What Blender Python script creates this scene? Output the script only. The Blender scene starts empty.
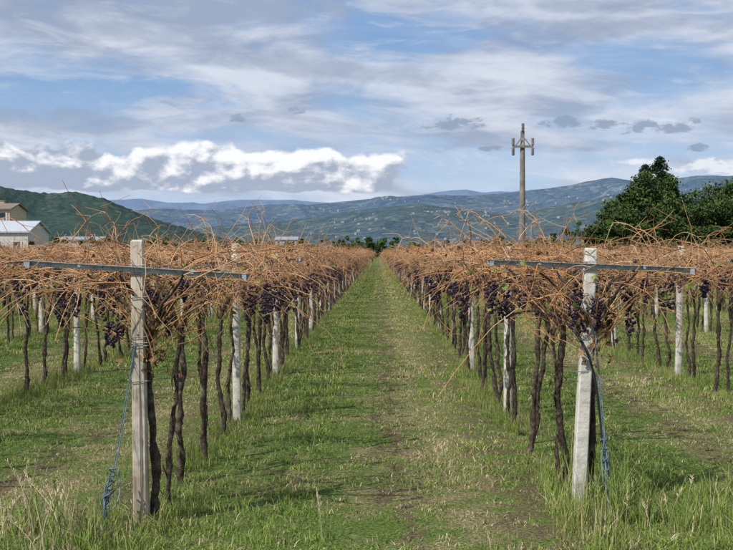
import bpy, math, random
import numpy as np
from mathutils import Vector, noise as mnoise
rng=np.random.default_rng(7); random.seed(7)
S=bpy.context.scene
C=S.collection
S.view_settings.view_transform='Standard'; S.view_settings.look='None'; S.view_settings.exposure=0
F=1155.0; HZ=252.0; VX=378.0; CH=1.8
def PX(px,d): return (px-VX)/F*d
def PZ(py,d): return CH+(HZ-py)/F*d

# ---------------------------------------------------------------- mesh builder
class MB:
    def __init__(s): s.v=[];s.r=[];s.f=[];s.m=[];s.n=0
    def add(s,v,f,m=0,r=0.5):
        v=np.asarray(v,float); s.v.append(v)
        s.r.append(np.full(len(v),r) if np.isscalar(r) else np.asarray(r))
        f=np.asarray(f)+s.n; s.f.extend(f.tolist()); s.m.extend([m]*len(f)); s.n+=len(v)
    def mesh(s,name,mats,smooth=True):
        me=bpy.data.meshes.new(name)
        me.from_pydata(np.concatenate(s.v).tolist(),[],s.f)
        for m in mats: me.materials.append(m)
        me.polygons.foreach_set('material_index',s.m)
        me.polygons.foreach_set('use_smooth',[smooth]*len(s.f))
        a=me.attributes.new('rnd','FLOAT','POINT'); a.data.foreach_set('value',np.concatenate(s.r))
        me.update(); return me
    def obj(s,name,mats,smooth=True,parent=None,loc=(0,0,0)):
        o=bpy.data.objects.new(name,s.mesh(name,mats,smooth)); C.objects.link(o); o.location=loc
        if parent: o.parent=parent
        return o
def tube(mb,pts,rad,sides=3,m=0,r=0.5,cap=False):
    pts=np.asarray(pts,float); n=len(pts)
    rad=np.full(n,rad) if np.isscalar(rad) else np.asarray(rad)
    t=np.gradient(pts,axis=0); t/= (np.linalg.norm(t,axis=1,keepdims=True)+1e-9)
    ref=np.array([0.31,0.2,0.93]) if abs(t[n//2][2])<0.75 else np.array([0.9,0.4,0.1])
    a=np.cross(t,ref); a/=(np.linalg.norm(a,axis=1,keepdims=True)+1e-9); b=np.cross(t,a)
    an=np.arange(sides)*2*math.pi/sides
    ring=(a[:,None,:]*np.cos(an)[None,:,None]+b[:,None,:]*np.sin(an)[None,:,None])
    rr=rad[:,None] if rad.ndim==1 else rad
    v=(pts[:,None,:]+ring*rr[...,None]).reshape(-1,3)
    i=np.arange(n-1)[:,None]*sides; j=np.arange(sides)[None,:]; k=(j+1)%sides
    f=np.stack([i+j,i+k,i+sides+k,i+sides+j],-1).reshape(-1,4)
    mb.add(v,f,m,r)
    if cap:
        c=np.arange(sides)
        mb.f.append((mb.n-sides+c).tolist()); mb.m.append(m)
def box(mb,c,s,m=0,r=0.5,rot=None):
    x,y,z=[q/2 for q in s]
    v=np.array([[-x,-y,-z],[x,-y,-z],[x,y,-z],[-x,y,-z],[-x,-y,z],[x,-y,z],[x,y,z],[-x,y,z]])
    if rot is not None: v=v@rot.T
    mb.add(v+np.array(c),[[0,3,2,1],[4,5,6,7],[0,1,5,4],[1,2,6,5],[2,3,7,6],[3,0,4,7]],m,r)
def empty(name,loc=(0,0,0)):
    e=bpy.data.objects.new(name,None); C.objects.link(e); e.location=loc; e.empty_display_size=.2; return e

# ---------------------------------------------------------------- node helpers
class NT:
    def __init__(s,nt): s.nt=nt
    def n(s,t,**k):
        x=s.nt.nodes.new(t)
        for a,b in k.items(): setattr(x,a,b)
        return x
    def put(s,sock,v):
        if v is None: return
        if isinstance(v,bpy.types.NodeSocket): s.nt.links.new(v,sock)
        else: sock.default_value=v
    def m(s,op,a,b=None,c=None,clamp=False):
        x=s.n('ShaderNodeMath',operation=op,use_clamp=clamp)
        for i,q in enumerate((a,b,c)): s.put(x.inputs[i],q)
        return x.outputs[0]
    def ss(s,v,a,b,c=0.,d=1.):
        x=s.n('ShaderNodeMapRange',interpolation_type='SMOOTHSTEP')
        s.put(x.inputs[0],v)
        if a>b: a,b,c,d=b,a,d,c
        x.inputs[1].default_value=a;x.inputs[2].default_value=b;x.inputs[3].default_value=c;x.inputs[4].default_value=d
        return x.outputs[0]
    def noise(s,vec,scale,detail=3,rough=.5,dist=0.):
        x=s.n('ShaderNodeTexNoise'); s.put(x.inputs['Vector'],vec)
        x.inputs['Scale'].default_value=scale;x.inputs['Detail'].default_value=detail
        x.inputs['Roughness'].default_value=rough;x.inputs['Distortion'].default_value=dist
        return x.outputs['Fac']
    def mix(s,f,a,b):
        x=s.n('ShaderNodeMix',data_type='RGBA'); s.put(x.inputs[0],f)
        for i,q in ((6,a),(7,b)):
            if isinstance(q,(tuple,list)) and len(q)==3: q=(*q,1)
            s.put(x.inputs[i],q)
        return x.outputs[2]
    def comb(s,a,b,c=0.):
        x=s.n('ShaderNodeCombineXYZ')
        for i,q in enumerate((a,b,c)): s.put(x.inputs[i],q)
        return x.outputs[0]
def newmat(name,rough=.8,spec=.2):
    m=bpy.data.materials.new(name); m.use_nodes=True
    t=NT(m.node_tree); b=m.node_tree.nodes['Principled BSDF']
    b.inputs['Roughness'].default_value=rough; b.inputs['Specular IOR Level'].default_value=spec
    return m,t,b
def bump(t,b,h,strength,dist=.01):
    x=t.n('ShaderNodeBump'); x.inputs['Strength'].default_value=strength; x.inputs['Distance'].default_value=dist
    t.put(x.inputs['Height'],h); t.put(b.inputs['Normal'],x.outputs[0])
def rndmat(name,cols,scale=8,rough=.8,spec=.2,bmp=0,nf=.5,coord='Object',det=2):
    """colour ramp over (per-element random + procedural noise)"""
    m,t,b=newmat(name,rough,spec)
    at=t.n('ShaderNodeAttribute',attribute_name='rnd').outputs['Fac']
    tc=t.n('ShaderNodeTexCoord').outputs[coord]
    no=t.noise(tc,scale,det,.6)
    v=t.m('ADD',t.m('MULTIPLY',at,1-nf),t.m('MULTIPLY',t.m('MULTIPLY_ADD',no,2.4,-.7),nf))
    cr=t.n('ShaderNodeValToRGB'); t.put(cr.inputs[0],v)
    e=cr.color_ramp.elements
    while len(e)<len(cols): e.new(.5)
    for i,c in enumerate(cols): e[i].position=i/(len(cols)-1); e[i].color=(*c,1)
    t.put(b.inputs['Base Color'],cr.outputs[0])
    if bmp: bump(t,b,t.noise(tc,scale*4,3,.6),bmp)
    return m
M_cane=rndmat('dry_cane',[(.10,.06,.045),(.26,.14,.075),(.48,.235,.10),(.54,.31,.15),(.52,.40,.26)],5,.6,.3,nf=.3,det=1)
M_trunk=rndmat('vine_bark',[(.022,.018,.015),(.065,.050,.040),(.17,.135,.105)],22,.95,.05,bmp=1.,nf=.75)
M_leaf=rndmat('vine_leaf_green',[(.04,.08,.015),(.09,.15,.025),(.18,.22,.04),(.3,.25,.06)],9,.6,.3,nf=.3,det=1)
M_dleaf=rndmat('vine_leaf_dry',[(.08,.045,.03),(.18,.10,.055),(.33,.22,.12)],9,.8,.1,nf=.3,det=1)
M_grape=rndmat('grape_skin',[(.010,.006,.014),(.024,.011,.028),(.06,.034,.062)],30,.5,.3,nf=.35,det=1)
M_conc=rndmat('concrete',[(.28,.27,.23),(.55,.53,.47),(.66,.64,.58)],9,.9,.1,bmp=.5,nf=.85,det=4)
# weathered end post: vertical streaks and stains
M_concw,t,b=newmat('weathered_post',.95,.05)
tc=t.n('ShaderNodeTexCoord').outputs['Object']; mp=t.n('ShaderNodeMapping'); mp.inputs['Scale'].default_value=(60,60,2.5); t.put(mp.inputs[0],tc)
g1=t.noise(mp.outputs[0],1.,4,.6); g2=t.noise(tc,5.,4,.6); sz=t.n('ShaderNodeSeparateXYZ'); t.put(sz.inputs[0],tc)
col=t.mix(t.ss(g1,.35,.65),(.20,.155,.115),(.43,.37,.29)); col=t.mix(t.ss(g2,.42,.62),col,(.50,.45,.37))
col=t.mix(t.m('MULTIPLY',t.ss(sz.outputs[2],1.15,1.5),.6),col,(.56,.52,.44))
t.put(b.inputs['Base Color'],col); bump(t,b,g1,.8,.01)
M_pole=rndmat('old_concrete',[(.11,.10,.085),(.2,.185,.16),(.28,.26,.22)],3,.9,.1,nf=.8)
M_steel=rndmat('galvanised_steel',[(.15,.16,.17),(.3,.33,.36),(.42,.46,.5)],22,.5,.5,nf=.8)
M_wire=rndmat('wire',[(.12,.12,.12),(.2,.2,.2)],15,.5,.5,det=0)
M_rope=rndmat('rope_blue',[(.06,.10,.13),(.11,.18,.22),(.3,.34,.34)],25,.8,.1,nf=.6)
M_hose=rndmat('black_hose',[(.01,.01,.012),(.025,.025,.03)],15,.5,.4)

def ground_fac(t):
    p=t.n('ShaderNodeNewGeometry').outputs['Position']
    sp=t.n('ShaderNodeSeparateXYZ'); t.put(sp.inputs[0],p)
    n1=t.noise(p,.75,2,.5); n2=t.noise(p,4.,3,.6)
    xw=t.m('ADD',sp.outputs[0],t.m('MULTIPLY_ADD',n1,.9,-.45))
    fr=t.m('FRACT',t.m('DIVIDE',t.m('ADD',xw,1.52),2.94))
    st=t.ss(t.m('ABSOLUTE',t.m('SUBTRACT',fr,.68)),.05,.31,1.,0.)
    v=t.m('MULTIPLY_ADD',st,.38,.03)
    v=t.m('ADD',v,t.m('MULTIPLY_ADD',n1,1.6,-.8)); v=t.m('ADD',v,t.m('MULTIPLY_ADD',n2,2.3,-1.15),clamp=True)
    return p,v,n1,n2,fr
M_ground,t,b=newmat('ground_soil_grass',.95,.05)
p,straw,n1,n2,fr=ground_fac(t)
fine=t.noise(p,38,4,.7); f2=t.ss(fine,.35,.65)
green=t.mix(f2,(.04,.065,.014),(.14,.20,.05))
dry=t.mix(f2,(.10,.07,.04),(.40,.32,.19))
soil_shade=t.mix(f2,(.05,.036,.022),(.17,.125,.08))
col=t.mix(straw,green,dry)
bare_shade=t.m('MULTIPLY',t.ss(t.m('ABSOLUTE',t.m('SUBTRACT',fr,.9)),.04,.14,1.,0.),t.ss(n2,.40,.58))
bare_shade=t.m('MAXIMUM',bare_shade,t.m('MULTIPLY',t.ss(t.m('ABSOLUTE',t.m('SUBTRACT',fr,.56)),.005,.05,1.,0.),t.ss(n2,.40,.54)))  # thin mid-aisle line: cane shadow painted in with the soil colour
col=t.mix(t.m('MULTIPLY',bare_shade,.8),col,soil_shade)
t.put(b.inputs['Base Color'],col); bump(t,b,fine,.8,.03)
M_grass,t,b=newmat('grass_blade',.7,.15)
p,straw,n1,n2,fr=ground_fac(t)
at=t.n('ShaderNodeAttribute',attribute_name='rnd').outputs['Fac']
gr=t.mix(at,(.068,.12,.02),(.27,.36,.085)); gr=t.mix(t.m('MULTIPLY',t.ss(n1,.35,.65),.5),gr,(.25,.30,.068))
pt=t.ss(n2,.46,.62); gr=t.mix(t.m('MULTIPLY',pt,.35),gr,(.06,.105,.025))
dr=t.mix(at,(.2,.14,.07),(.66,.56,.36))
sel=t.m('LESS_THAN',t.m('FRACT',t.m('MULTIPLY',at,7.31)),t.m('MULTIPLY_ADD',straw,.72,.08))
col=t.mix(sel,gr,dr)
t.put(b.inputs['Base Color'],col)

# ---------------------------------------------------------------- ground
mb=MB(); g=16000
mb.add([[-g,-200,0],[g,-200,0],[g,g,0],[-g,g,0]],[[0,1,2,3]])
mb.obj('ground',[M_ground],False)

# ---------------------------------------------------------------- grass tiles
def blades(n,sx,sy,h0,h1,w,lean,mb=None,off=(0,0),tall=0.,cl=14,hv=.9):
    mb=mb or MB()
    k=max(6,n//cl); cx=rng.uniform(-sx/2-.08,sx/2+.08,k); cy=rng.uniform(-sy/2-.08,sy/2+.08,k)
    ci=rng.integers(0,k,n)
    x=cx[ci]+rng.normal(0,.035+w*2,n)+off[0]; y=cy[ci]+rng.normal(0,.035+w*2,n)+off[1]
    h=rng.uniform(h0,h1,n)*(1-.5*hv+hv*rng.random(k)[ci]**2); a=rng.uniform(0,6.283,n); l=rng.uniform(0,lean,n)*h
    if tall:
        nn=np.array([mnoise.noise(Vector((float(q)*1.6,float(r_)*1.6,3.3))) for q,r_ in zip(x,y)]); h*=np.clip(.75+nn*tall,.25,1.6)
    a2=rng.uniform(0,6.283,n); ww=w*rng.uniform(.6,1.3,n)
    dx,dy=np.cos(a)*l,np.sin(a)*l; wx,wy=np.cos(a2)*ww/2,np.sin(a2)*ww/2
    hz=h/np.sqrt(1+(l/h)**2)
    V=np.zeros((n,5,3))
    V[:,0]=np.stack([x-wx,y-wy,0*x-.005],1);V[:,1]=np.stack([x+wx,y+wy,0*x-.005],1)
    V[:,2]=np.stack([x+dx*.35-wx*.8,y+dy*.35-wy*.8,hz*.6],1);V[:,3]=np.stack([x+dx*.35+wx*.8,y+dy*.35+wy*.8,hz*.6],1)
    V[:,4]=np.stack([x+dx,y+dy,hz],1)
    r=np.clip(.5*rng.random(k)[ci]+.5*rng.random(n),0,1)
    base=mb.n; mb.v.append(V.reshape(-1,3)); mb.r.append(np.repeat(r,5)); i=(np.arange(n)*5+base)
    q=np.stack([i,i+1,i+3,i+2],1).tolist(); tr=np.stack([i+2,i+3,i+4],1).tolist()
    mb.f.extend(q); mb.f.extend(tr); mb.m.extend([0]*2*n); mb.n+=5*n
    return mb
G=empty('grass'); TS=.98
def tiles(kind,num,**k): return [blades(**k).mesh('grass_'+kind,[M_grass],False) for _ in range(num)]
near_short=tiles('short',5,n=1200,sx=TS,sy=TS,h0=.012,h1=.045,w=.006,lean=2.2)
near_norm=tiles('norm',5,n=1800,sx=TS,sy=TS,h0=.02,h1=.075,w=.006,lean=1.5)
near_row=tiles('row',4,n=1800,sx=TS,sy=TS,h0=.03,h1=.13,w=.006,lean=1.)
mid_short=tiles('mshort',3,n=1050,sx=TS,sy=2*TS,h0=.015,h1=.04,w=.010,lean=2.)
mid_norm=tiles('mnorm',3,n=1500,sx=TS,sy=2*TS,h0=.02,h1=.075,w=.010,lean=1.2)
far_t=tiles('far',3,n=1500,sx=4*TS,sy=4*TS,h0=.03,h1=.07,w=.03,lean=1.3)
cnt=[0]
def inst(me,x,y,rz,sc=(1,1,1),parent=G,name='patch'):
    o=bpy.data.objects.new(name,me); C.objects.link(o); o.parent=parent
    o.location=(x,y,0); o.rotation_euler=(0,0,rz); o.scale=sc; cnt[0]+=1; return o
x0=-1.52
for ix in range(-16,17):
    cx=x0+TS*(ix+.5); ph=ix%3
    y=5.5
    while y<15:
        if abs(cx)<.38*y+1.6:
            L=(near_short if ph==1 else (near_norm if ph==0 else (near_short if random.random()<.6 else near_norm)))
            inst(random.choice(L),cx,y,random.choice((0,1,2,3))*math.pi/2,(1,1,random.uniform(.8,1.2)))
        y+=TS
    y=15.4
    while y<44:
        if abs(cx)<.38*y+1.6:
            inst(random.choice(mid_short if ph==1 or (ph==2 and random.random()<.5) else mid_norm),cx,y,random.choice((0,2))*math.pi/2,(1,1,random.uniform(.8,1.2)))
        y+=2*TS
for iy in range(24):
    y=45.5+iy*4*TS
    for ix in range(-12,13):
        cx=ix*4*TS
        if abs(cx)<.36*y+3: inst(random.choice(far_t),cx,y,random.choice((0,1,2,3))*math.pi/2)
for X in [x0+2.94*i for i in range(-3,5)]:
    y=7.0
    while y<36:
        if abs(X)<.4*y+1 and random.random()<.8: 
            inst(random.choice(near_row),X+random.uniform(-.1,.1),y,random.choice((0,2))*math.pi/2,(.4,1,random.uniform(.6,1.4)))
        y+=TS

# ---------------------------------------------------------------- tall grass foreground
def tallgrass(name,regions,stalks):
    mb=MB()
    for (xa,xb,ya,yb,n,h0,h1,w,ln) in regions:
        blades(n,xb-xa,yb-ya,h0,h1,w,ln,mb,((xa+xb)/2,(ya+yb)/2),1.5,24,1.2)
    for (x,y,h,lx) in stalks:
        tt=np.linspace(0,1,9); ly=random.uniform(-.1,.1); rr=random.choice((.96,.96,.9,.7,.5))
        P=np.stack([x+lx*tt**2,y+ly*tt**2,h*tt],1); tube(mb,P,np.linspace(.0028,.0014,9),3,0,rr)
        for q in range(14):
            s=.76+.24*q/14; c=np.array([x+lx*s*s,y+ly*s*s,h*s]); d=rng.normal(0,.7,3); d[2]=abs(d[2])+1.3; d*=.026/np.linalg.norm(d)
            tube(mb,[c,c+d*.5,c+d],[.0008,.0026,.0005],3,0,rr)
    return mb.obj(name,[M_grass],False)
st=[]
for _ in range(30): st.append((random.uniform(-2.5,-1.85),random.uniform(6.5,7.6),random.uniform(.2,.66),random.uniform(-.25,.12)))
for _ in range(3): st.append((random.uniform(-.45,-.2),random.uniform(6.8,7.3),random.uniform(.15,.34),random.uniform(-.05,.05)))
for _ in range(16): st.append((random.uniform(1.4,2.6),random.uniform(7.,8.2),random.uniform(.15,.34),random.uniform(-.1,.1)))
tallgrass('tall_grass',[(-2.8,-1.4,6.4,7.6,2600,.08,.30,.006,.8),(-1.9,-1.1,7.3,8.1,500,.05,.13,.006,.8),(1.3,2.9,6.9,8.6,4000,.08,.28,.006,.8),(-1.4,-.3,6.5,7.2,800,.04,.12,.006,1.),(-.4,1.2,6.5,7.0,220,.05,.13,.006,.9)],st)

# ---------------------------------------------------------------- vines
def get_ico():
    p=(1+5**.5)/2
    v=np.array([[-1,p,0],[1,p,0],[-1,-p,0],[1,-p,0],[0,-1,p],[0,1,p],[0,-1,-p],[0,1,-p],[p,0,-1],[p,0,1],[-p,0,-1],[-p,0,1]],float)
    v/=np.linalg.norm(v[0])
    f=np.array([[0,11,5],[0,5,1],[0,1,7],[0,7,10],[0,10,11],[1,5,9],[5,11,4],[11,10,2],[10,7,6],[7,1,8],[3,9,4],[3,4,2],[3,2,6],[3,6,8],[3,8,9],[4,9,5],[2,4,11],[6,2,10],[8,6,7],[9,8,1]])
    return v,f
IV,IF=get_ico()
def bunch(mb,c,L,R,m,n=44,rs=1.):
    tt=rng.random(n)**.8; a=rng.uniform(0,6.283,n)
    rr=R*np.sqrt(np.clip(1-tt,0.04,1))*rng.uniform(.65,1.05,n)*np.clip(tt*6,.45,1)
    P=np.stack([c[0]+rr*np.cos(a),c[1]+rr*np.sin(a),c[2]-tt*L],1); r=rng.uniform(.009,.0125,n)*rs
    V=(P[:,None]+IV[None]*r[:,None,None]).reshape(-1,3)
    f=(IF[None]+12*np.arange(n)[:,None,None]).reshape(-1,3)
    mb.add(V,f,m,np.repeat(rng.random(n),12))
LE=np.array([[0,0,0],[.45,.05,.1],[.35,.45,-.05],[.6,.7,.15],[.15,.75,0],[0,1.05,-.12],[-.15,.75,0],[-.6,.7,.15],[-.35,.45,-.05],[-.45,.05,.1]])
def rotm():
    q=rng.normal(0,1,4); q/=np.linalg.norm(q); w,x,y,z=q
    return np.array([[1-2*(y*y+z*z),2*(x*y-z*w),2*(x*z+y*w)],[2*(x*y+z*w),1-2*(x*x+z*z),2*(y*z-x*w)],[2*(x*z-y*w),2*(y*z+x*w),1-2*(x*x+y*y)]])
def leaf(mb,c,s,m,r):
    v=LE*s; v=v+rng.normal(0,.10*s,v.shape); v[:,2]+=v[:,0]**2/s*rng.uniform(-.5,1.2); v=v@rotm().T+c
    mb.add(v,[[2,3,4],[6,7,8]],m,r); b0=mb.n-10
    mb.f.extend([[b0,b0+1,b0+2,b0+4],[b0,b0+4,b0+5,b0+6],[b0,b0+6,b0+8,b0+9]]); mb.m.extend([m]*3)
def trunk(mb,x,y,H,r0=.026,lean=(0,0),tw=.014):
    n=26; t_=np.linspace(0,1,n); p1,p2,p3=rng.uniform(0,6.28,3)
    tw=tw*rng.uniform(.3,1.8)
    kx=np.interp(t_,np.linspace(0,1,6),rng.normal(0,.016,6)); ky=np.interp(t_,np.linspace(0,1,6),rng.normal(0,.016,6))
    X=x+lean[0]*t_+tw*np.sin(t_*5+p1)*np.minimum(t_*3,1)+kx+.005*np.sin(t_*27+p3)
    Y=y+lean[1]*t_+tw*np.sin(t_*4.3+p2)*np.minimum(t_*3,1)+ky+.005*np.sin(t_*25+p2)
    P=np.stack([X,Y,H*t_-.03],1)
    rad=(np.linspace(r0*1.1,r0*.8,n)*(1+.15*np.sin(t_*23+p1)))[:,None]*(1+.25*rng.normal(0,.8,(n,7)).clip(-1.3,1.3))
    rad[0]*=1.4; rad[-1]*=1.3; rad[-2]*=1.2
    tube(mb,P,rad,7,0,float(rng.random()))
    for _ in range(6):
        i=rng.integers(3,n-4); q=P[i]+rng.normal(0,.018,3)*[1,1,0]; tube(mb,[q,q+[rng.normal(0,.02),rng.normal(0,.02),-.07],q+[rng.normal(0,.03),rng.normal(0,.03),-.15]],[.003,.005,.002],3,0,.9)
    return P[-1]
LOD=[0]
def cane(mb,p,d,L,a,bb,r0,rnd,twigs=2,m=1):
    n=5 if LOD[0] else 8; t_=np.linspace(0,1,n); d=np.array(d)/np.linalg.norm(d)
    if LOD[0]: r0*=1.35; twigs=min(twigs,1)
    q=rng.uniform(0,6.28,3); side=np.array([-d[1],d[0],0])
    P=np.array(p)+np.outer(t_*L,d)+np.outer(a*t_-bb*t_**2,[0,0,1])*L+np.outer(.06*L*np.sin(t_*5+q[0])+rng.normal(0,.05)*t_*t_*4*L*.3,side)
    P[:,2]+=.025*np.sin(t_*6+q[1])*t_
    P+=rng.normal(0,.01,P.shape)*t_[:,None]
    tube(mb,P,np.linspace(r0,r0*.45,n),3,m,rnd)
    for _ in range(twigs):
        i=rng.integers(2,n); e=rng.normal(0,1,3); e/=np.linalg.norm(e); l=rng.uniform(.06,.24)
        k=np.linspace(0,1,4)[:,None]; T=P[i]+k*e*l+np.array([0,0,-.5])*l*k**2*rng.uniform(-.6,1)
        tube(mb,T,np.linspace(r0*.5,r0*.3,4),3,m,min(1,rnd+.15))
    return P
def vine(mb,x,y,green,dens=1.,wide=1.,H=None,lean=None,r0=None):
    H=H or rng.uniform(1.15,1.45)
    lean=lean or (rng.normal(0,.06),rng.normal(0,.12))
    h=trunk(mb,x,y,H,r0 or rng.uniform(.016,.025),lean)
    tips=[]
    for s in (-1,-1,1,1):
        e=np.array([h[0]+s*rng.uniform(.15,.5),h[1]+rng.normal(0,.2),rng.uniform(1.6,1.74)])
        k=np.linspace(0,1,8)[:,None]; P=h+(e-h)*k; P[:,2]=h[2]-.04+(e[2]-h[2]+.04)*(k[:,0]**.7); P+=rng.normal(0,.012,P.shape)*np.sin(k*3.1)
        tube(mb,P,np.linspace(.014,.008,8),5,0,.7+.3*rng.random()); tips.append(P)
    for i in range(int(9*dens)):
        s=rng.choice((-1,1)); cane(mb,h+rng.normal(0,.03,3)-np.array([0,0,rng.uniform(0,.15)]),(s*rng.uniform(.2,1),rng.normal(0,.6),rng.uniform(.5,1.1)),rng.uniform(.45,.85),.15,.25,.005,float(rng.random()),1)
    gap=rng.uniform(.6,1.3)
    for i in range(int(34*dens*gap)):
        T=tips[rng.integers(0,4)]; p=T[rng.integers(4,8)].copy()
        if rng.random()<.6: p=np.array([x+rng.uniform(-.7,.7)*wide,y+rng.uniform(-.45,.45),rng.uniform(1.55,1.80)])
        s=np.sign(p[0]-x+rng.normal(0,.25)) or 1
        d=(s*rng.uniform(.1,1),rng.normal(0,.75),0); L=rng.uniform(.3,.95)
        if abs(p[0]-x+d[0]*L)>1.05: L*=.6
        cane(mb,p,d,L,rng.uniform(-.1,.6),rng.uniform(.1,.85),rng.uniform(.003,.006),float(rng.random()),rng.integers(1,4))
    for i in range(int(12*dens*gap)):
        L=rng.uniform(.2,.5) if rng.random()<.75 else rng.uniform(.45,.8)
        cane(mb,(x+rng.uniform(-.85,.85),y+rng.uniform(-.4,.4),1.7),(rng.normal(0,.6),rng.normal(0,.7),rng.uniform(.5,1.3)),L,.0,rng.uniform(.1,.8),.0038,float(rng.random()),3)
    for i in range(int(11*dens)):
        cane(mb,(x+rng.choice((-1,1))*rng.uniform(.2,.95),y+rng.uniform(-.4,.4),1.72),(rng.normal(0,.5),rng.normal(0,.4),-rng.uniform(.5,1.4)),rng.uniform(.2,.55),.2,.0,.003,float(rng.random()),2)
    for i in range(int(24*dens)):
        leaf(mb,(x+rng.uniform(-.95,.95),y+rng.uniform(-.45,.45),rng.uniform(1.42,1.88)),rng.uniform(.02,.045),3,float(rng.random()))
    for i in range(int(green)):
        leaf(mb,(x+rng.uniform(-.95,.95),y+rng.uniform(-.45,.45),rng.uniform(1.35,1.75)),rng.uniform(.03,.055),2,float(rng.random()))
    for i in range(rng.integers(7,12)):
        xx=x+rng.choice((-1,1))*rng.uniform(.15,.95)
        bunch(mb,(xx,y+rng.uniform(-.4,.4),rng.uniform(1.46,1.64)),rng.uniform(.12,.22),rng.uniform(.034,.054),4,*((12,1.9) if LOD[0] else (38,1.)))
VM=[M_trunk,M_cane,M_leaf,M_dleaf,M_grape,M_wire]
LEN=4.6; NV=6
def module(green,dens):
    mb=MB()
    for k in range(NV):
        vine(mb,rng.normal(0,.05),.38+k*LEN/NV+rng.normal(0,.12),green,dens)
    for wx in (-.7,-.36,0,.36,.7):
        z=1.7+rng.normal(0,.01); tube(mb,[[wx,0,z],[wx,LEN/2,z-.015],[wx,LEN,z]],.0022,3,5,.5)
    return mb.mesh('vine_section',VM)
near_mod=[module(9,1.) for _ in range(7)]
LOD[0]=1
mid_mod=[module(10,.9) for _ in range(3)]
far_mod=[module(30,.75) for _ in range(3)]
LOD[0]=0
def post_mesh(h=1.86,w=.09):
    mb=MB(); v=[]; c=.18
    for z,ww in ((-.1,w*1.08),(h*.3,w*1.04),(h*.65,w*.98),(h-.012,w*.94),(h,w*.78)):
        a=ww/2; k=a*(1-c)
        q=np.array([[-k,-a,z],[k,-a,z],[a,-k,z],[a,k,z],[k,a,z],[-k,a,z],[-a,k,z],[-a,-k,z]]); q[:,:2]+=rng.normal(0,.0012,(8,2)); v+=q.tolist()
    f=[[i+8*l,(i+1)%8+8*l,(i+1)%8+8+8*l,i+8+8*l] for l in range(4) for i in range(8)]
    mb.add(v,f,0,.5); mb.f.append([mb.n-8+i for i in range(8)]); mb.m.append(0)
    return mb
def bar_parts(mb,zb,w,bar,tilt,yoff):
    R=np.array([[math.cos(tilt),0,math.sin(tilt)],[0,1,0],[-math.sin(tilt),0,math.cos(tilt)]])
    box(mb,(0,yoff,zb),(2*bar,.004,.034),1,.5,R)
    box(mb,(0,yoff-.0145,zb+.0165),(2*bar,.025,.004),1,.6,R)
    for s in (-1,1):
        e=np.array([s*(bar-.03),0,0])@R.T
        box(mb,(e[0],yoff-.014,zb+e[2]-.004),(.03,.02,.05),1,.3,R)
        e=np.array([s*bar*.5,0,0])@R.T
        box(mb,(e[0],yoff-.014,zb+e[2]+.01),(.02,.02,.03),1,.3,R)
    for dz in (-.03,.03):
        q=w/2+.006; tube(mb,[[-q,-q,zb+dz],[q,-q,zb+dz],[q,q,zb+dz],[-q,q,zb+dz],[-q,-q,zb+dz]],.003,4,1,.2)
posts=[]
for i in range(4):
    mb=post_mesh(1.80+.03*i,.075); bar_parts(mb,1.69,.075,.72,random.uniform(-.04,.04),-.05); posts.append(mb.mesh('trellis_post',[M_conc,M_steel]))
def row(i,name='grapevine_row'):
    X=x0+2.94*i
    st=7.7 if i==0 else (8.3 if i==1 else 7.5+random.uniform(-.6,.6)+(-.2 if i<0 else .2))
    if i==1: X=1.43
    e=empty(name,(X,st,0)); n=int((160-st)/LEN)
    for k in range(n):
        y=st+k*LEN
        if abs(X)>.48*y+5: continue
        me=random.choice(near_mod if y<34 else (mid_mod if y<60 or random.random()<max(0,(100-y)/60) else far_mod))
        o=inst(me,0,k*LEN,0,parent=e,name='vines')
        if random.random()<.5: o.scale=(-1,1,random.uniform(.98,1.03))
        if not(k==0 and i in(0,1)):
            p=inst(random.choice(posts),random.uniform(-.02,.02),k*LEN,random.uniform(-.05,.05),parent=e,name='post')
            p.rotation_euler=(random.uniform(-.02,.02),random.uniform(-.025,.025),random.uniform(-.08,.08))
for i in range(-12,14): row(i)

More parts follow.
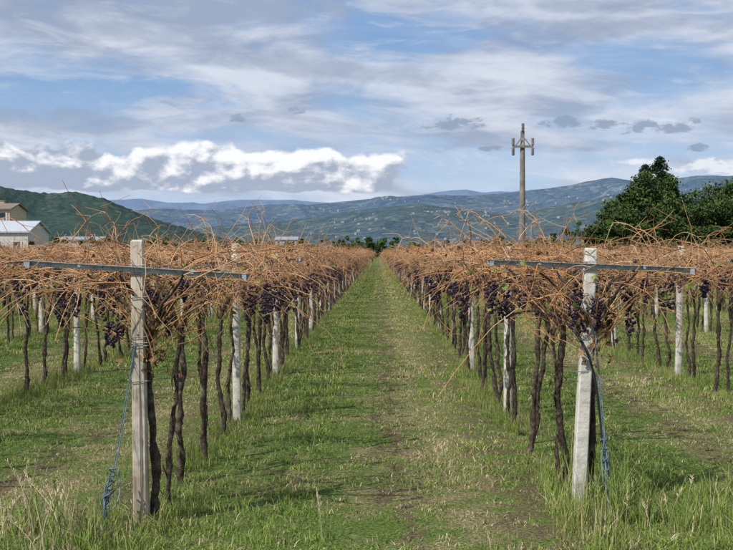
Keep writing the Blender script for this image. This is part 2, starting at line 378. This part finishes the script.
# end posts -------------------------------------------------------------
def bez(P,n=24):
    P=[np.array(p,float) for p in P]; out=[]
    P=[2*P[0]-P[1]]+P+[2*P[-1]-P[-2]]
    for a in range(1,len(P)-2):
        for t_ in np.linspace(0,1,n//(len(P)-3)+1,endpoint=False):
            p0,p1,p2,p3=P[a-1:a+3]
            out.append(.5*((2*p1)+(-p0+p2)*t_+(2*p0-5*p1+4*p2-p3)*t_**2+(-p0+3*p1-3*p2+p3)*t_**3))
    out.append(P[-2]); return np.array(out)
def end_post(X,Y,tiltpost,bt,zb,h,side,hose,mat):
    e=empty('trellis_end_post',(X,Y,0))
    mb=post_mesh(h,.086); o=mb.obj('post',[mat],False,e); o.rotation_euler=(0,tiltpost,0)
    mb=MB(); bar_parts(mb,zb,.09,.735,bt,-.056); mb.m=[0]*len(mb.m); mb.obj('crossbar',[M_steel],False,e,(math.tan(tiltpost)*zb,0,0))
    mb=MB(); sx=side*.2 if not hose else side*.17; A=np.array([sx,-.25,.02]); tp=np.array([-.02,-.06,1.22]) if not hose else np.array([.08,-.05,1.5])
    for k in range(2):
        tube(mb,bez([tp+[0,0,-.04*k],(tp+A)/2+[.012*k,0,-.01],A]),.0034,4,0,.3+.4*k)
    for k in range(7):
        a=A+(tp-A)*.08+rng.normal(0,.014,3); c=A+(tp-A)*rng.uniform(.2,.36)+rng.normal(0,.02,3)
        mid=(a+c)/2+rng.normal(0,.025,3); tube(mb,bez([a,mid,c]),.0048,5,0,float(rng.random()))
    for k in range(5):
        c=A+(tp-A)*(.12+.045*k); q=np.linspace(0,6.6,14); tube(mb,np.stack([c[0]+.018*np.cos(q),c[1]+.018*np.sin(q),c[2]+.006*q+.012*np.sin(q+k)],1),.0048,4,0,float(rng.random()))
    mb.obj('stay_cable',[M_rope],True,e)
    mb=MB(); tube(mb,[A+[0,0,-.1],A+[0,0,.05]],.012,8,0); mb.obj('ground_anchor',[M_steel],True,e)
    mb=MB()
    for z in (1.18,1.2,1.24,1.5,.95):
        q=.052; tube(mb,[[-q,-q,z],[q,-q,z+.01],[q,q,z],[-q,q,z-.01],[-q,-q,z]],.003,4,0)
    mb.obj('tie_wires',[M_wire],False,e)
    return e
end_post(-1.555,7.55,-.01,.06,1.685,1.88,-1,False,M_concw)
r=end_post(1.43,8.22,.045,.04,1.70,1.83,1,True,M_conc)
mb=MB()
tube(mb,bez([(-.45,.6,1.32),(-.25,.4,1.36),(-.1,.1,1.3),(.0,-.07,1.18),(.09,-.08,.95),(.14,-.08,.6),(.17,-.1,.3),(.16,-.12,.12)],48),.009,8,0); mb.obj('drip_hose',[M_hose],True,r)
def endvine(X,Y,lean,r):
    mb=MB(); vine(mb,0,0,12,1.2,1.,H=1.3,lean=lean,r0=.028)
    for k in range(60):
        leaf(mb,(rng.normal(0,.08),-.1+rng.normal(0,.05),rng.uniform(1.0,1.5)),rng.uniform(.025,.05),3,float(rng.random()*.8))
    for k in range(34):
        s=rng.choice((-1,1)); cane(mb,(rng.normal(0,.03),rng.normal(-.05,.04),rng.uniform(1.05,1.4)),(s*rng.uniform(.2,1),rng.normal(0,.3),rng.uniform(.4,1.2)),rng.uniform(.35,.8),.15,.3,.005,float(rng.random()),1)
    for k in range(8): bunch(mb,(rng.normal(0,.16),rng.normal(-.05,.08),rng.uniform(1.35,1.6)),.18,.045,4)
    mb.obj('grapevine',VM,True,None,(X,Y,0))
endvine(-1.485,7.64,(-.04,-.02),1); endvine(1.52,8.26,(.03,0),1)
mb=MB()
def shoot(px,py,d,dx,L,up):
    cane(mb,(PX(px,d),d,PZ(py,d)),(dx,rng.normal(0,.3),up),L*1.15,0,.35,.0045,float(rng.uniform(.4,1)),5)
for (px,py,d,dx,L,up) in [(120,240,7.9,-.3,.35,1),(115,242,7.9,.5,.4,.8),(258,245,9,.1,.4,1),(255,245,9,-.2,.4,1),(262,245,9,.3,.3,1),(480,225,8.8,.9,.4,.6),(500,240,8.5,-.7,.45,.9),(505,238,8.5,-.9,.5,1.),(520,240,8.6,.6,.4,.9),(545,240,8.3,-.5,.4,1.2),(470,240,9.5,-.6,.4,.7),(560,240,8.3,.4,.35,1.2),(40,240,8.5,-.6,.4,.6),(70,240,8.2,.5,.4,.6),(180,240,8.,.5,.3,.8),(630,240,8.4,.6,.4,.5),(660,245,8.4,-.6,.4,.6),(700,245,9,.4,.3,.6),(430,245,10.,-.8,.35,.6)]:
    shoot(px,py,d,dx,L,up)
for _ in range(80):
    sx=random.choice((x0,1.43)); d=random.uniform(8,16); x=sx+random.uniform(-.8,.8)
    cane(mb,(x,d,1.76),(rng.normal(0,.7),rng.normal(0,.4),rng.uniform(.4,1.3)),rng.uniform(.25,.5),0,rng.uniform(.1,.9),.004,float(rng.uniform(.3,1)),4)
mb.obj('vine_shoots',VM)

# ---------------------------------------------------------------- utility pole
D=66.; X=PX(522,D); H=PZ(128,D)-.1
e=empty('utility_pole',(X,D,0))
mb=MB(); zz=np.linspace(-.2,H-.5,12); tube(mb,np.stack([0*zz,0*zz,zz],1),np.linspace(.22,.13,12),10,0,.5,True); mb.obj('pole_shaft',[M_pole],True,e)
mb=MB(); za=H-1.0
box(mb,(0,-.17,za),(1.2,.1,.13)); box(mb,(0,0,H-.35),(.2,.2,.5)); box(mb,(-.28,-.19,za+.22),(.05,.04,.6),rot=np.array([[.8,0,.6],[0,1,0],[-.6,0,.8]])); box(mb,(.28,-.19,za+.22),(.05,.04,.6),rot=np.array([[.8,0,-.6],[0,1,0],[.6,0,.8]]))
mb.obj('crossarm',[M_pole],False,e)
mb=MB()
for (ix,iz) in ((-.55,za+.07),(.55,za+.07),(0,H-.1),(-.55,za-.5),(.55,za-.5)):
    z=np.linspace(0,.42,11); rr=np.where(np.arange(11)%2==0,.05,.11); tube(mb,np.stack([z*0+ix,z*0-.17,iz+z],1),rr,8,0,.5,True)
mb.obj('insulators',[M_pole],True,e)

# ---------------------------------------------------------------- trees
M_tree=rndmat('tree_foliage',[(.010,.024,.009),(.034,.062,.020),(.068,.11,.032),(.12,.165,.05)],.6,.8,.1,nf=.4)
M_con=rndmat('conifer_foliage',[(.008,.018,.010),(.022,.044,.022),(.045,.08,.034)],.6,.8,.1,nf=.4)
M_wood=rndmat('tree_bark',[(.04,.03,.02),(.1,.08,.06)],3,.9,.1)
def quads(mb,P,s,r,m=1):
    n=len(P); a=rng.normal(0,1,(n,3)); a/=np.linalg.norm(a,axis=1,keepdims=True); b_=np.cross(a,rng.normal(0,1,(n,3))); b_/=np.linalg.norm(b_,axis=1,keepdims=True)
    s=s*rng.uniform(.6,1.3,(n,1)); V=np.stack([P-a*s,P+b_*s*.55,P+a*s,P-b_*s*.55],1).reshape(-1,3)
    i=np.arange(n)*4; mb.add(V,np.stack([i,i+1,i+2,i+3],1),m,np.repeat(r,4))
def tree(name,x,y,h,w,clumps=44,per=170,leaf_s=.2,mb=None,up=0.):
    own=mb is None; mb=mb or MB()
    o=np.array([0,0,0.]) if own else np.array([x,y,0.])
    th=h*.3; tube(mb,o+np.array([[0,0,-.2],[.1,0,th*.6],[0,.1,th],[.1,0,h*.7]]),[.03*h,.022*h,.018*h,.006*h],7,0,.4)
    for k in range(clumps):
        u=rng.normal(0,1,3); u/=np.linalg.norm(u); q=rng.uniform(.35,1.12)**.6
        wz=1-up*max(0,u[2]*q)
        c=np.array([u[0]*w/2*q*.85*wz,u[1]*w/2*q*.85*wz,h*.56+u[2]*h*.38*q])
        if c[2]<h*.25: c[2]=h*.3
        if own and k%3==0: tube(mb,[o+[0,0,h*.3],o+(c+[0,0,h*.3])/2+[0,0,.2],o+c],[.012*h,.008*h,.003*h],5,0,.4)
        R=rng.uniform(.035,.12)*h; d=rng.normal(0,1,(per,3)); d/=np.linalg.norm(d,axis=1,keepdims=True); P=c+o+d*R*rng.random((per,1))**.5*[1.3,1.2,.7]+rng.normal(0,.02*h,(per,3))
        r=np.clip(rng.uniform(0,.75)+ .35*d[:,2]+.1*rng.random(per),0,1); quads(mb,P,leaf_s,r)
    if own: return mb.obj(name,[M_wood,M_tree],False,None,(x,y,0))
def conifer(name,x,y,h,w):
    mb=MB(); tube(mb,[[0,0,-.2],[0,0,h*.5],[0,0,h]],[.025*h,.014*h,.02],7,0,.4)
    z=h*.14
    while z<h*.985:
        fr=(1-z/h); R=w/2*fr**.55*rng.uniform(.75,1.15)+.25
        for k in range(int(6+7*fr)):
            a=rng.uniform(0,6.28); L=R*rng.uniform(.5,1.25); n=int(75*max(L,.4)/2)+16
            s=rng.random(n)**.7; P=np.stack([np.cos(a)*L*s,np.sin(a)*L*s,z+.15*L-.3*L*s**1.5+0*s],1)+rng.normal(0,.2,(n,3))*[1,1,.7]
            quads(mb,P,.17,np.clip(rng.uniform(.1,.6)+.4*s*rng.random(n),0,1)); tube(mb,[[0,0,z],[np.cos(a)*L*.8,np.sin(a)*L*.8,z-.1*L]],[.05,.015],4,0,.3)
        z+=h*.03
    return mb.obj(name,[M_wood,M_con],False,None,(x,y,0))
D=172
for (px,top,wpx,dd,up) in [(606,208,36,0,0),(620,192,44,4,.3),(640,174,40,1,.6),(668,172,44,2,.6),(690,190,46,3,.2),(714,182,50,6,.1),(738,178,60,0,.1),(765,174,60,2,.1),(800,176,70,4,.1),(593,224,26,-4,0),(630,206,44,-6,0),(665,198,50,-6,0),(704,198,50,-5,0),(735,194,50,-5,0)]:
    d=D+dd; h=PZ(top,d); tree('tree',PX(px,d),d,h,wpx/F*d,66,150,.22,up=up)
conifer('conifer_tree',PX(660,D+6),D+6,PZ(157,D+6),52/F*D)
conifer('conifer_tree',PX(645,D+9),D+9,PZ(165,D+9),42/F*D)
tree('tree',PX(372,175),175,PZ(236,175),3.0,20,120,.16)
mb=MB()
for k in range(150):
    d=random.uniform(230,520); px=random.uniform(-120,860); top=random.uniform(234,245) if not 560<px<760 else random.uniform(218,234)
    h=PZ(top,d); tree('x',PX(px,d),d,h,h*random.uniform(1.2,2.6),9,60,.45,mb)
mb.obj('distant_trees',[M_wood,M_tree],False)

# ---------------------------------------------------------------- buildings
def plain(name,c,sc=3,rough=.8): 
    return rndmat(name,[tuple(q*.8 for q in c),c,tuple(min(1,q*1.12) for q in c)],sc,rough,.2,nf=.8)
M_yel=plain('plaster_yellow',(.45,.38,.28)); M_wht=plain('plaster_white',(.5,.49,.46)); M_roof=plain('roof_tiles',(.2,.155,.13)); M_gry=plain('roof_metal',(.4,.43,.47)); M_glass=plain('window_glass',(.03,.04,.05),3,.2)
M_drab=plain('plaster_grey',(.34,.35,.35)); M_gry2=plain('roof_grey',(.26,.28,.30))
def house(name,cx,cy,w,d,h,rh,wall,roof,nw,ns):
    e=empty(name,(cx,cy,0))
    mb=MB(); box(mb,(0,0,h/2),(w,d,h)); mb.add([[w/2,-d/2,h],[w/2,d/2,h],[w/2,0,h+rh-.15],[-w/2,-d/2,h],[-w/2,d/2,h],[-w/2,0,h+rh-.15]],[[0,1,2],[4,3,5]]); mb.obj('walls',[wall],False,e)
    mb=MB(); o=.4; 
    for s in (-1,1):
        mb.add([[-w/2-o,s*(d/2+o),h-.1],[w/2+o,s*(d/2+o),h-.1],[w/2+o,0,h+rh],[-w/2-o,0,h+rh],[-w/2-o,s*(d/2+o),h+.1],[w/2+o,s*(d/2+o),h+.1],[w/2+o,0,h+rh+.2],[-w/2-o,0,h+rh+.2]],[[0,1,2,3],[4,5,6,7],[0,1,5,4],[1,2,6,5],[3,0,4,7]])
    mb.obj('roof',[roof],False,e)
    mb=MB(); fr=MB()
    for j in range(ns):
        for i in range(nw):
            x=-w/2+(i+.5)*w/nw; z=(j+.5)*h/ns+.2
            box(mb,(x,-d/2-.01,z),(1.1,.06,1.4)); box(fr,(x-.75,-d/2-.05,z),(.35,.06,1.5)); box(fr,(x+.75,-d/2-.05,z),(.35,.06,1.5)); box(fr,(x,-d/2-.08,z-.8),(1.4,.16,.1))
    mb.obj('windows',[M_glass],False,e); fr.obj('shutters',[M_wht],False,e)
    mb=MB(); box(mb,(w*.2,d*.1,h+rh*.9),(.8,.8,1.4)); box(mb,(w*.2,d*.1,h+rh*.9+.76),(1.,1.,.12)); mb.obj('chimney',[wall],False,e)
house('yellow_house',PX(9,215)-5.5,220,11,10,PZ(209,215),1.1,M_yel,M_roof,4,3)
house('warehouse',PX(27,190)-11,196,22,12,PZ(232,190),PZ(221,190)-PZ(232,190),M_wht,M_gry,6,1)
house('greenhouse_shed',PX(82,260),262,9,10,PZ(240,260),.6,M_drab,M_gry2,3,1)
house('white_house',PX(287,480),480,9,10,PZ(240,480),1.2,M_drab,M_gry2,3,2)

# ---------------------------------------------------------------- hills
def hillmat(name,a,b_,c,sc,field,fth=.58,bd=10):  # distance haze is painted in: hill base colours are shifted to blue
    m,t,b=newmat(name,1,0)
    p=t.n('ShaderNodeNewGeometry').outputs['Position']
    n1=t.noise(p,sc,6,.65); n2=t.noise(p,sc*6,5,.7); n3=t.noise(p,sc*1.8,4,.6)
    col=t.mix(t.ss(n1,.4,.6),a,b_); col=t.mix(t.m('MULTIPLY',t.ss(n2,.42,.62),.7),col,c)
    vo=t.n('ShaderNodeTexVoronoi'); t.put(vo.inputs['Vector'],p); vo.inputs['Scale'].default_value=sc*9
    fm=t.m('MULTIPLY',t.m('MULTIPLY',t.ss(n3,fth-.06,fth+.1),t.ss(vo.outputs['Color'],.45,.8)),.7)
    col=t.mix(fm,col,field)
    dk=t.ss(t.noise(p,sc*14,4,.7),.5,.62); col=t.mix(t.m('MULTIPLY',dk,.4),col,a)
    t.put(b.inputs['Base Color'],col); bump(t,b,n2,.7,bd); return m
def prof(pts,x):
    xs=[p[0] for p in pts]; ys=[p[1] for p in pts]; return np.interp(x,xs,ys)
hillfn={}
def hill(name,r0,r1,pts,mat,rough,seed,back=1.35,fineamp=0.):
    na,nr=460,48; pxs=np.linspace(pts[0][0],pts[-1][0],na); V=[]
    rs=np.concatenate([np.linspace(r0,r1,nr-8),np.linspace(r1,r1*back,9)[1:]])
    for px in pxs:
        top=prof(pts,px); H=(HZ-top)/F*r1; a=math.atan((px-VX)/F)
        for r in rs:
            tt=(r-r0)/(r1-r0)
            s=tt**1.15 if tt<=1 else max(0,1-(tt-1)/((back-1)*r1/(r1-r0)))
            X=math.sin(a)*r; Y=math.cos(a)*r
            q=(r1-r0)
            nz=mnoise.fractal(Vector((X/q*2.5+seed,Y/q*2.5,seed)),1.,2.,6)
            nr_=1-abs(mnoise.noise(Vector((X/q*4+seed,Y/q*2,seed*2))))*2
            k=min(tt,1)
            z=H*s*(1+rough*.3*(1-k**6)*nz*2)+H*rough*.35*nr_*math.sin(min(tt,1)*3.14)*.8+H*rough*.12*nz
            z+=fineamp*s*mnoise.noise(Vector((X/14.,Y/14.,seed)))
            V.append((X,Y,max(z,-5 if tt<.02 or s==0 else 0)))
    nR=len(rs); f=[]
    for i in range(na-1):
        for j in range(nR-1): f.append([i*nR+j,(i+1)*nR+j,(i+1)*nR+j+1,i*nR+j+1])
    V=np.array(V); hillfn[name]=V.reshape(na,nR,3)
    mb=MB(); mb.add(V,f); return mb.obj(name,[mat],True)
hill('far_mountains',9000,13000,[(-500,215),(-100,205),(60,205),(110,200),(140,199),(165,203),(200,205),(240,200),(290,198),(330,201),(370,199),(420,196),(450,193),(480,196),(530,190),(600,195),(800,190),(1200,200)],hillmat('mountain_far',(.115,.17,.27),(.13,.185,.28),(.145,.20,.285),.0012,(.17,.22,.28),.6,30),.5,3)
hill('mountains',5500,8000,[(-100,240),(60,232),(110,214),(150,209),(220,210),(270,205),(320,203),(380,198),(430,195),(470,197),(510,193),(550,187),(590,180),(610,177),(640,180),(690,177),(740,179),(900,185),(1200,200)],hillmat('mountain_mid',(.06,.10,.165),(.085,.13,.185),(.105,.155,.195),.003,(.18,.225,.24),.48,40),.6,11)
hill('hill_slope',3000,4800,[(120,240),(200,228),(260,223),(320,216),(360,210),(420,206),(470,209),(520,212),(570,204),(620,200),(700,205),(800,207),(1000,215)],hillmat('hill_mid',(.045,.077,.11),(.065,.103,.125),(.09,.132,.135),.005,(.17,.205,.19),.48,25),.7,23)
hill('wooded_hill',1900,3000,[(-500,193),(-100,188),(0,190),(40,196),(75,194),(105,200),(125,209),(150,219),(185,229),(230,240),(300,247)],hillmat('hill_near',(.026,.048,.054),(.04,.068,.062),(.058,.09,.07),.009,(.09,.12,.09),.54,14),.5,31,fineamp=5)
def village(name,hname,n,pxr,jr,size):
    V=hillfn[hname]; mb=MB()
    na=V.shape[0]; cl=[]
    while len(cl)<n//7: 
        i=random.randrange(na); j=random.randrange(*jr); a=V[i,j]; px=VX+F*a[0]/a[1]
        if pxr[0]<px<pxr[1]: cl.append((i,j))
    for _ in range(n):
        i,j=random.choice(cl); i=min(max(i+int(rng.normal(0,9)),0),na-2); j=min(max(j+int(rng.normal(0,1.5)),0),V.shape[1]-12)
        fu,fv=random.random(),random.random()
        p=(V[i,j]*(1-fu)+V[i+1,j]*fu)*(1-fv)+(V[i,j+1]*(1-fu)+V[i+1,j+1]*fu)*fv
        w=size*random.uniform(.6,1.4); d=size*random.uniform(.6,1); h=size*random.uniform(.35,.6)
        a=random.uniform(-.6,.6); R=np.array([[math.cos(a),-math.sin(a),0],[math.sin(a),math.cos(a),0],[0,0,1]])
        v=np.array([[-w/2,-d/2,-4],[w/2,-d/2,-4],[w/2,d/2,-4],[-w/2,d/2,-4],[-w/2,-d/2,h],[w/2,-d/2,h],[w/2,d/2,h],[-w/2,d/2,h],[-w/2,0,h*1.45],[w/2,0,h*1.45]])@R.T+p
        mb.add(v,[[0,1,5,4],[2,3,7,6]],0,random.random()); b0=mb.n-10
        mb.f.extend([[b0+1,b0+2,b0+6,b0+9,b0+5],[b0+3,b0,b0+4,b0+8,b0+7],[b0+4,b0+5,b0+9,b0+8],[b0+6,b0+7,b0+8,b0+9]]); mb.m.extend([0,0,1,1])
    mb.obj(name,[M_vw,M_vr],False)
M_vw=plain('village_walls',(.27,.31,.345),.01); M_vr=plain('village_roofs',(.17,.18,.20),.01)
village('village','hill_slope',100,(330,720),(6,34),8)
village('village','mountains',170,(300,733),(10,34),11)

# ---------------------------------------------------------------- light
el=math.radians(48); sd=Vector((-.72,-.69,0)).normalized()
sv=Vector((sd.x*math.cos(el),sd.y*math.cos(el),math.sin(el)))
L=bpy.data.lights.new('sun','SUN'); L.energy=5.0; L.angle=math.radians(.5); L.color=(1,.95,.87)
lo=bpy.data.objects.new('sun',L); C.objects.link(lo); lo.rotation_euler=(-sv).to_track_quat('-Z','Y').to_euler(); lo.location=sv*50
W=bpy.data.worlds.new('World'); S.world=W; W.use_nodes=True
t=NT(W.node_tree); bg=W.node_tree.nodes['Background']; bg.inputs[1].default_value=.108
sky=t.n('ShaderNodeTexSky',sky_type='NISHITA'); sky.sun_disc=False; sky.sun_elevation=el
sky.sun_rotation=math.atan2(sd.x,sd.y); sky.air_density=1.; sky.dust_density=.6; sky.ozone_density=1.5
tc=t.n('ShaderNodeTexCoord').outputs['Generated']; sp=t.n('ShaderNodeSeparateXYZ'); t.put(sp.inputs[0],tc)
az=t.m('ARCTAN2',sp.outputs[0],sp.outputs[1]); el_=t.m('ARCSINE',sp.outputs[2])
X=t.m('MULTIPLY',az,11.55); Z=t.m('MULTIPLY',el_,11.55)
def sc_(c): return tuple(q*10 for q in c)
def v2(ax,bz,ox=0.,oz=0.,k=0.):
    xx=t.m('MULTIPLY_ADD',X,ax,ox); 
    if k: xx=t.m('MULTIPLY_ADD',Z,k,xx)
    return t.comb(xx,t.m('MULTIPLY_ADD',Z,bz,oz),0.)
def blob(px,py,rx,rz,tilt=0.):
    cx=(px-VX)/100; cz=(HZ-py)/100
    dx=t.m('SUBTRACT',X,cx); dz=t.m('SUBTRACT',Z,cz)
    if tilt: dz=t.m('MULTIPLY_ADD',dx,tilt,dz)
    dx=t.m('DIVIDE',dx,rx/100); dz=t.m('DIVIDE',dz,rz/100)
    q=t.m('MULTIPLY_ADD',dx,dx,t.m('MULTIPLY',dz,dz))
    return t.m('SUBTRACT',1.,t.m('MINIMUM',q,6.))
base=t.mix(.7,sky.outputs[0],sc_((.20,.355,.64)))
hz=t.ss(Z,.4,1.9,1.,0.); base=t.mix(t.m('MULTIPLY',hz,.75),base,sc_((.48,.61,.79)))
nA=t.noise(v2(.45,1.5,3.,1.,.5),1.1,6,.6,.6); nB=t.noise(v2(.6,2.3,9.,4.,.4),1.3,5,.55,.3)
env=t.ss(Z,.4,1.4)
gap=t.m('MAXIMUM',t.m('MAXIMUM',blob(400,38,90,30),blob(100,92,130,14)),t.m('MAXIMUM',blob(640,60,100,20),blob(560,160,130,22)))
gap=t.m('MAXIMUM',gap,0.)
aS=t.m('SUBTRACT',t.m('MULTIPLY_ADD',env,.07,nA),t.m('MULTIPLY',gap,.16)); aS=t.ss(aS,.38,.62)
top=t.ss(Z,1.5,2.5)
cS=t.mix(t.ss(t.m('SUBTRACT',nB,t.m('MULTIPLY',top,.06)),.34,.66),sc_((.33,.39,.52)),sc_((.66,.70,.79)))
col=t.mix(t.m('MULTIPLY',aS,.9),base,cS)
veil=t.m('MULTIPLY',t.ss(X,-1.,2.),t.ss(nB,.35,.65)); col=t.mix(t.m('MULTIPLY',veil,.35),col,sc_((.66,.70,.79)))
wisp=t.ss(t.noise(v2(.8,3.4,31.,2.,.7),1.5,6,.62,.8),.5,.7); col=t.mix(t.m('MULTIPLY',wisp,.28),col,sc_((.76,.79,.84)))
def dark(blobs,c,thr,alpha,nn,soft=.35,na=2.2):
    global col
    mxv=None
    for bl in blobs:
        v=blob(*bl); mxv=v if mxv is None else t.m('MAXIMUM',mxv,v)
    a=t.ss(t.m('ADD',t.m('MULTIPLY',mxv,.5),t.m('MULTIPLY_ADD',nn,na,-na/2)),thr,thr+soft)
    col=t.mix(t.m('MULTIPLY',a,alpha),col,sc_(c))
nD=t.noise(v2(1.,2.2,5.,2.),1.6,6,.6,.3); nE=t.noise(v2(1.,2.2,8.,2.),4.5,5,.62,.3)
dark([(300,68,210,13,.12),(180,45,140,15,.1),(40,18,160,20),(560,42,150,9,-.1),(600,15,160,8,.05),(60,128,160,15)],(.27,.335,.47),-.05,.55,nD,.7)
dark([(450,125,36,8),(660,131,44,8),(603,129,26,6),(292,112,14,4),(238,120,12,5),(560,125,26,6),(490,150,12,3),(690,152,14,5)],(.27,.34,.46),.05,.85,nE,.5,3.2)
dark([(710,172,45,10),(640,165,26,4)],(.80,.83,.89),.0,.8,nE,.5,3.)
def cum(ox,oz): return t.noise(v2(1.,1.6,2.+ox,3.3+oz),1.9,7,.57,.1)
c0=cum(0,0); c1=cum(-.06,.13)
topn=t.noise(t.comb(t.m('MULTIPLY',X,.9),3.7,0.),1.6,3,.5)
Zt=t.m('SUBTRACT',Z,t.m('MULTIPLY_ADD',topn,.8,-.4))
R=t.m('MULTIPLY',t.m('MULTIPLY',t.ss(Z,.50,.68),t.ss(Zt,.78,1.3,1.,0.)),t.ss(X,-.1,.7,1.,0.))
D0=t.m('ADD',t.m('MULTIPLY',c0,t.m('MULTIPLY_ADD',R,.55,.45)),t.m('MULTIPLY',R,.39)); aC=t.ss(D0,.54,.65)
sh=t.m('MULTIPLY',t.m('SUBTRACT',c0,c1),4.0)
sh=t.m('ADD',sh,t.m('MULTIPLY_ADD',t.ss(Zt,.58,1.05),.9,-.05))
sh=t.m('SUBTRACT',sh,t.m('MULTIPLY',t.ss(X,-2.1,-3.3),.5))
cC=t.mix(t.ss(sh,-.05,.8),sc_((.36,.42,.54)),sc_((.92,.93,.95)))
col=t.mix(t.m('MULTIPLY',aC,.96),col,cC)
t.put(bg.inputs[0],col)

# ---------------------------------------------------------------- camera
cam=bpy.data.cameras.new('camera'); co=bpy.data.objects.new('camera',cam); C.objects.link(co); S.camera=co
co.location=(0,0,CH); cam.sensor_width=36; cam.lens=F/733*36; cam.clip_end=40000; cam.clip_start=.1
co.rotation_euler=(math.radians(90)-math.atan(23/F),0,math.atan(11.5/F))
print('instances',cnt[0])
